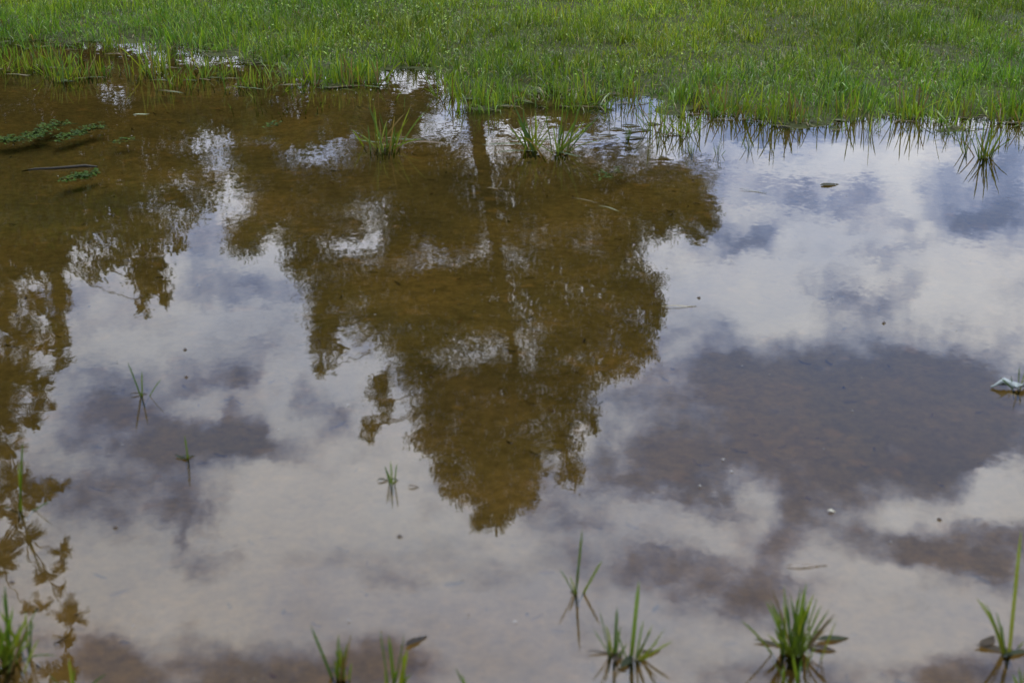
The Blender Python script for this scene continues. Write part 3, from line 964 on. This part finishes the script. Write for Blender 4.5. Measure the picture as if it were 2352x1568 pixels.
# nameless specks and threads on the surface, scraps on the bottom
mb = MB()
n = 260
x = rng.uniform(-2.6, 2.6, n); y = 1.9 + 4.2 * rng.random(n) ** .8
k = bank(x, y) < -.05
x, y = x[k], y[k]
leaflets(mb, np.stack([x, y, np.full(len(x), .0022)], 1), rng.uniform(.003, .009, len(x)), rng.uniform(.002, .005, len(x)),
         np.where(rng.random((len(x), 1)) < .55, np.array([.22, .22, .2]), np.array([.05, .04, .03])) * rng.uniform(.6, 1.1, (len(x), 1)), .05)
tag(mb.build('floating_specks', DRY), 'pale and dark specks scattered over the water surface', 'specks', kind='stuff')
mb = MB()
n = 1000
x = rng.uniform(-3, 3, n); y = rng.uniform(1.6, 6.4, n)
k = bank(x, y) < -.12
x, y = x[k], y[k]
for i in range(len(x)):
    z = float(height(x[i:i + 1], y[i:i + 1])[0]) + .003
    cc = np.array(random.choice([(.10, .055, .018), (.13, .10, .03), (.02, .015, .008), (.02, .013, .006), (.16, .12, .05), (.09, .075, .02)])) * random.uniform(.9, 2.2)
    floating_blade(mb, (x[i], y[i]), random.uniform(0, 3.14), random.uniform(.008, .045), random.uniform(.002, .009), cc * .8, z)
tag(mb.build('sunken_debris', DRY), 'bits of leaf and straw lying on the muddy bottom', 'debris', kind='stuff')

# ------------------------------------------------------------------ trees (seen mirrored in the water)
TG = np.array([(.035, .062, .012), (.05, .08, .016), (.03, .055, .015), (.065, .09, .02), (.045, .06, .014)])


def foliage(mb, c, r, n, size, fill=1.0):
    """n leaves spread through an uneven clump of twig-end sprays"""
    m = max(3, n // 26)
    q = rng.normal(0, 1, (m, 3)); q /= np.linalg.norm(q, axis=1)[:, None]
    cen = q * (rng.random((m, 1)) ** .45) * fill * .93
    pick = rng.integers(0, m, n)
    sp = np.clip(rng.normal(0, 1, (n, 3)), -1.7, 1.7) * np.minimum(.17, .28 / np.asarray(r)) * np.array([1.1, 1.1, .75])
    pos = np.asarray(c) + (cen[pick] + sp) * np.asarray(r)
    col = TG[rng.integers(0, len(TG), n)] * rng.uniform(.6, 1.4, (n, 1))
    leaflets(mb, pos, size * rng.uniform(.7, 1.3, n), size * rng.uniform(.35, .6, n), col, .7)
    return np.asarray(c) + cen * np.asarray(r)


def limb(mb, a, b, r0, r1, sag=0.0, k=6, wob=.05):
    a, b = np.asarray(a, float), np.asarray(b, float)
    t = np.linspace(0, 1, k)[:, None]
    ln = np.linalg.norm(b - a)
    p = a + (b - a) * t
    p += rng.normal(0, wob * ln * .5, (k, 3)) * np.sin(t * np.pi)
    p[:, 2] += (np.sin(t[:, 0] * np.pi) * sag * ln)
    tube(mb, p, np.linspace(r0, r1, k), 5)
    return p


def px_tree(name, label, Y, trunk_px, r_base, blobs, leaf, dens, twig=True, depth=1.0, group=None):
    tk = [mirrored(x_, y_, Y) for (x_, y_) in trunk_px]
    base = tk[0].copy(); base[2] = .02
    tk = np.array([base] + [p for p in tk if p[2] > .3])
    root = empty(name, base)
    tag(root, label, 'tree', group)
    tb = MB()
    tr = np.linspace(1, .12, len(tk)) * r_base
    tr[0] *= 1.35
    tube(tb, tk, tr, 10)
    crown = MB()
    sc = Y / FPX / math.cos(PITCH)
    lb = MB()
    for bl in blobs:
        (bx, by, rx, ry) = bl[:4]
        dn = bl[4] if len(bl) > 4 else 1.0
        c = mirrored(bx, by, Y + random.uniform(-1, 1) * depth * min(2.0, rx * sc * 2.0))
        cz = c
        r = np.array([rx * sc, min(rx, 1.5 * ry) * sc * 1.1 + .2, ry * sc])
        n = int(dens * dn * rx * ry * sc * sc * 3.14 / (leaf * leaf * .22))
        cen = foliage(crown, cz, r, max(n, 30), leaf)
        # limb rises from the trunk below the clump
        za = max(c[2] - abs(c[0] - tk[0][0]) * .45 - .3, 1.5)
        za = min(za, tk[-1][2] * .97)
        a = np.array([np.interp(za, tk[:, 2], tk[:, k]) for k in range(3)])
        rr = max(.012, min(r_base * .3, .007 * np.linalg.norm(cz - a) + .008))
        p = limb(lb, a, cz, rr, rr * .35, .04)
        if twig:
            for q in cen[:: max(1, len(cen) // 14)]:
                limb(lb, p[-2] * .5 + p[-1] * .5, q, rr * .3, .006, .03, 4, .12)
    tb.build('trunk', BARK, root, base)
    lb.build('branches', BARK, root, base)
    crown.build('crown', TREELEAF, root, base)
    return root


main_blobs = [
    # right limb
    (1240, 430, 120, 75), (1380, 440, 130, 60), (1510, 450, 90, 60), (1590, 470, 60, 60), (1625, 500, 26, 45, .7), (1560, 405, 80, 40, .7), (1420, 365, 110, 35, .5), (1300, 500, 110, 60), (1430, 510, 90, 45), (1520, 510, 50, 50, .7), (1600, 535, 20, 30, .6),
    # left limb
    (1000, 420, 120, 70), (880, 400, 110, 60), (760, 430, 110, 60), (640, 420, 90, 60), (580, 370, 50, 60, .8), (640, 490, 80, 60), (560, 540, 48, 55), (600, 360, 90, 40, .7), (860, 340, 120, 36, .5), (980, 350, 80, 40, .8), (720, 520, 70, 50), (690, 580, 50, 60, .75),
    (960, 500, 100, 60), (1050, 520, 70, 70), (920, 560, 60, 40), (800, 520, 60, 30, .7), (840, 600, 80, 22, .5), (740, 610, 60, 40, .8),
    # middle
    (1180, 520, 50, 60, .7), (1300, 590, 110, 60), (1420, 570, 70, 50), (1380, 650, 110, 60), (1470, 660, 60, 50), (1500, 720, 34, 60, .8), (1080, 650, 150, 50), (940, 660, 150, 45), (800, 650, 110, 40, .9), (760, 700, 60, 50, .9), (740, 760, 36, 60, .9), (760, 810, 34, 40, .5), (735, 840, 16, 25, .7), (1000, 720, 150, 45), (860, 730, 90, 40),
    (1130, 730, 90, 40, .9), (1290, 720, 90, 50), (1400, 740, 90, 50), (1460, 790, 50, 45), (1340, 790, 90, 40), (1420, 835, 50, 36), (930, 790, 70, 30, .6), (1240, 660, 60, 40),
    # upper
    (960, 850, 70, 40), (1040, 880, 90, 36), (1140, 870, 70, 40), (1260, 870, 90, 40), (1340, 860, 60, 40), (870, 890, 34, 22), (880, 925, 36, 18, .6), (848, 985, 20, 32, .8), (880, 965, 22, 16, .4), (1000, 930, 70, 40), (1100, 950, 90, 40), (1210, 940, 90, 40), (1300, 930, 70, 36), (1360, 970, 24, 30, .7),
    (1000, 1000, 60, 40), (1090, 1020, 90, 40), (1200, 1020, 90, 40), (1290, 1000, 50, 40), (1310, 1080, 40, 34, .8), (1030, 1080, 46, 40), (1120, 1090, 80, 40), (1210, 1080, 60, 40), (1060, 1130, 46, 24), (1140, 1150, 70, 34), (1200, 1140, 40, 30), (1110, 1190, 34, 26, .8), (1150, 1180, 36, 24), (1142, 1205, 18, 12, .7), (1105, 1190, 20, 16, .6),
    (985, 790, 100, 34, .7), (1270, 800, 60, 40, .6), (1150, 450, 300, 120, .35), (800, 430, 240, 90, .3), (1100, 650, 330, 110, .35), (1150, 800, 280, 90, .25), (1160, 950, 190, 80, .3), (1135, 1075, 100, 50, .35), (1090, 1000, 150, 60, .3), (1130, 900, 200, 60, .3), (1140, 1130, 70, 40, .4),
]
px_tree('broad_tree', 'tall pointed tree whose dark crown is mirrored in the middle of the puddle', 25,
        [(1082, 120), (1086, 230), (1094, 300), (1116, 420), (1138, 560), (1158, 700), (1182, 830), (1178, 950), (1150, 1100), (1141, 1225)], .19,
        main_blobs, .065, 4.6)
left_blobs = [
    (90, 400, 200, 120, .7), (60, 500, 130, 90, .8), (300, 330, 200, 90, .6), (40, 300, 160, 100, .8), (250, 470, 160, 80, .6), (40, 580, 70, 60, .8),
    (60, 320, 130, 70, .9), (200, 260, 150, 60, .9), (330, 290, 130, 60, .8), (450, 250, 130, 50, .9), (120, 420, 130, 70, .8), (280, 410, 120, 60, .75), (410, 370, 90, 50, .6), (60, 510, 100, 60, .8),
    (190, 520, 100, 50, .8), (320, 540, 90, 50, .9), (340, 620, 46, 60, 1), (370, 670, 22, 40, .8), (328, 700, 16, 40, .8), (240, 600, 70, 30, .6), (120, 600, 40, 60, 1.4), (132, 690, 24, 60, 1.2), (140, 750, 18, 50, 1.1), (144, 810, 14, 50, 1.0),
    (430, 460, 80, 40, .6), (490, 420, 60, 40, .5), (420, 555, 30, 30, .35), (30, 610, 70, 50, .8), (20, 690, 40, 50, .7), (520, 260, 60, 50, .8), (-120, 400, 160, 160, .9), (-100, 600, 120, 100, .9), (560, 300, 30, 30, .5)]
px_tree('leafy_tree', 'ragged tree with drooping tips mirrored at the upper left of the puddle', 17,
        [(150, 60), (150, 230), (155, 330), (160, 430), (140, 560), (135, 680)], .17, left_blobs, .07, 5.0)


# near tree with feathery rosettes reaching into the lower left of the reflection
def rosette(mb, c, r, n):
    for _ in range(n):
        a = random.uniform(0, 6.283); e = random.uniform(-.7, .9)
        d = np.array((math.cos(a) * math.cos(e), math.sin(a) * math.cos(e), math.sin(e)))
        s = np.cross(d, (0, 0, 1.0)); s /= np.linalg.norm(s) + 1e-9
        u = np.cross(s, d)
        L_ = r * random.uniform(.7, 1.15)
        k = 9
        col = TG[random.randrange(len(TG))] * random.uniform(.8, 1.3)
        pts = [c + d * L_ * t - np.array((0, 0, 1)) * .35 * L_ * t * t for t in np.linspace(0, 1, 5)]
        tube(mb, pts, [.004, .003, .003, .002, .001], 4, col * .8)
        for i in range(k):
            t = .2 + .8 * i / (k - 1)
            p = c + d * L_ * t - np.array((0, 0, 1)) * .35 * L_ * t * t
            ll = r * .44 * (1 - .45 * abs(t - .55))
            for sg in (-1, 1):
                tip = p + (s * sg * .85 + d * .5) * ll
                w = u * .0 + d * ll * .13
                mid = (p + tip) * .5
                mb.add([p, mid + w, tip, mid - w], quads=[(0, 1, 2, 3)], col=col)


Yn = 9.0
bx = mirrored(-420, 500, Yn); base = np.array((bx[0], Yn, .02))
root = empty('feathery_tree', base)
tag(root, 'near tree with feathery leaf rosettes mirrored along the left edge of the puddle', 'tree')
tb = MB()
tk = np.array([base, base + (.05, 0, 1.2), base + (.1, .05, 2.6), base + (.2, 0, 4.2), base + (.25, .1, 6.2), base + (.2, .1, 7.8)])
tube(tb, tk, [.17, .13, .12, .1, .07, .03], 10)
tb.build('trunk', BARK, root, base)
lb, cr = MB(), MB()
ros = [(95, 1095, 34), (115, 1120, 28), (75, 1120, 30), (110, 1160, 34), (60, 1165, 26), (15, 1140, 44), (20, 1225, 44), (50, 1250, 38), (15, 1265, 40), (130, 1292, 28), (140, 1302, 20), (105, 1335, 26), (90, 1350, 16),
       (148, 1400, 34), (170, 1420, 30), (95, 1395, 22), (65, 1380, 20), (120, 1390, 16), (160, 1442, 28), (175, 1500, 36), (160, 1530, 24), (25, 1090, 30), (-40, 1200, 60), (-50, 1330, 60), (-30, 1100, 60), (-60, 1450, 60), (10, 1570, 40), (60, 1560, 30), (90, 1600, 40), (-40, 1540, 60)]
dense = [(30, 770, 60), (70, 760, 40), (15, 830, 60), (60, 830, 50), (90, 800, 34), (30, 890, 60), (75, 890, 36), (100, 930, 22), (20, 950, 56), (60, 960, 34), (85, 960, 26), (30, 1010, 40), (-40, 850, 80), (-40, 960, 80), (55, 720, 40), (10, 700, 40), (-60, 740, 80), (45, 860, 50), (10, 910, 50), (105, 870, 18), (112, 940, 14)]
sc = Yn / FPX / math.cos(PITCH)
done = []
for k, (x_, y_, r_) in enumerate(dense + ros):
    c = mirrored(x_, y_, Yn) + np.array((0, random.uniform(-.3, .3), 0))
    rosette(cr, c, r_ * sc * 1.08, 20 if k < len(dense) else 17)
    near = [q for q in done if q[2] < c[2] + .05 and q[0] < c[0] + .05]
    if near and k > 3:
        a = min(near, key=lambda q: np.linalg.norm(q - c))
        limb(lb, a, c, .006, .003, .05, 6, .08)
    else:
        za = min(max(c[2] - .9, 1.4), 7.6)
        a = np.array([np.interp(za, tk[:, 2], tk[:, j]) for j in range(3)])
        limb(lb, a, c, .02, .005, .05, 7, .05)
    done.append(c)
lb.build('branches', BARK, root, base)
cr.build('crown', TREELEAF, root, base)

# the far row beyond the lawn, low against the sky
row = [(-420, 250, 'furthest left tree of the far row beyond the lawn', 52), (-190, 262, 'tree of the far row behind the ragged tree, left side', 46), (20, 250, 'tall tree of the far row at the left edge of the reflection', 50), (210, 262, 'round tree of the far row behind the ragged tree', 44), (400, 290, 'tree of the far row right of the ragged tree', 48),
       (570, 310, 'tree of the far row behind the left limb of the pointed tree', 45), (720, 345, 'tallest tree of the far row, left of the pointed tree', 42), (890, 335, 'tree of the far row just left of the mirrored trunk', 47), (1180, 285, 'tree of the far row just right of the mirrored trunk', 50), (1330, 300, 'last tree of the far row on the right', 46)]
for (x_, y_, lab, Y) in row:
    hw = random.uniform(95, 125)
    bl = []
    for _ in range(22):
        t = random.random()
        bl.append((x_ + random.uniform(-1, 1) * hw * (1 - .5 * t), y_ - 20 - (1 - t) * 130, random.uniform(34, 60), random.uniform(20, 34), .9))
    bl.append((x_, y_ - 18, 40, 22, .8))
    px_tree('row_tree', lab, Y, [(x_, 60), (x_ + random.uniform(-6, 6), 150), (x_ + random.uniform(-8, 8), y_ - 30)], .22, bl, .22, 5.0, False, group='trees in the far row')
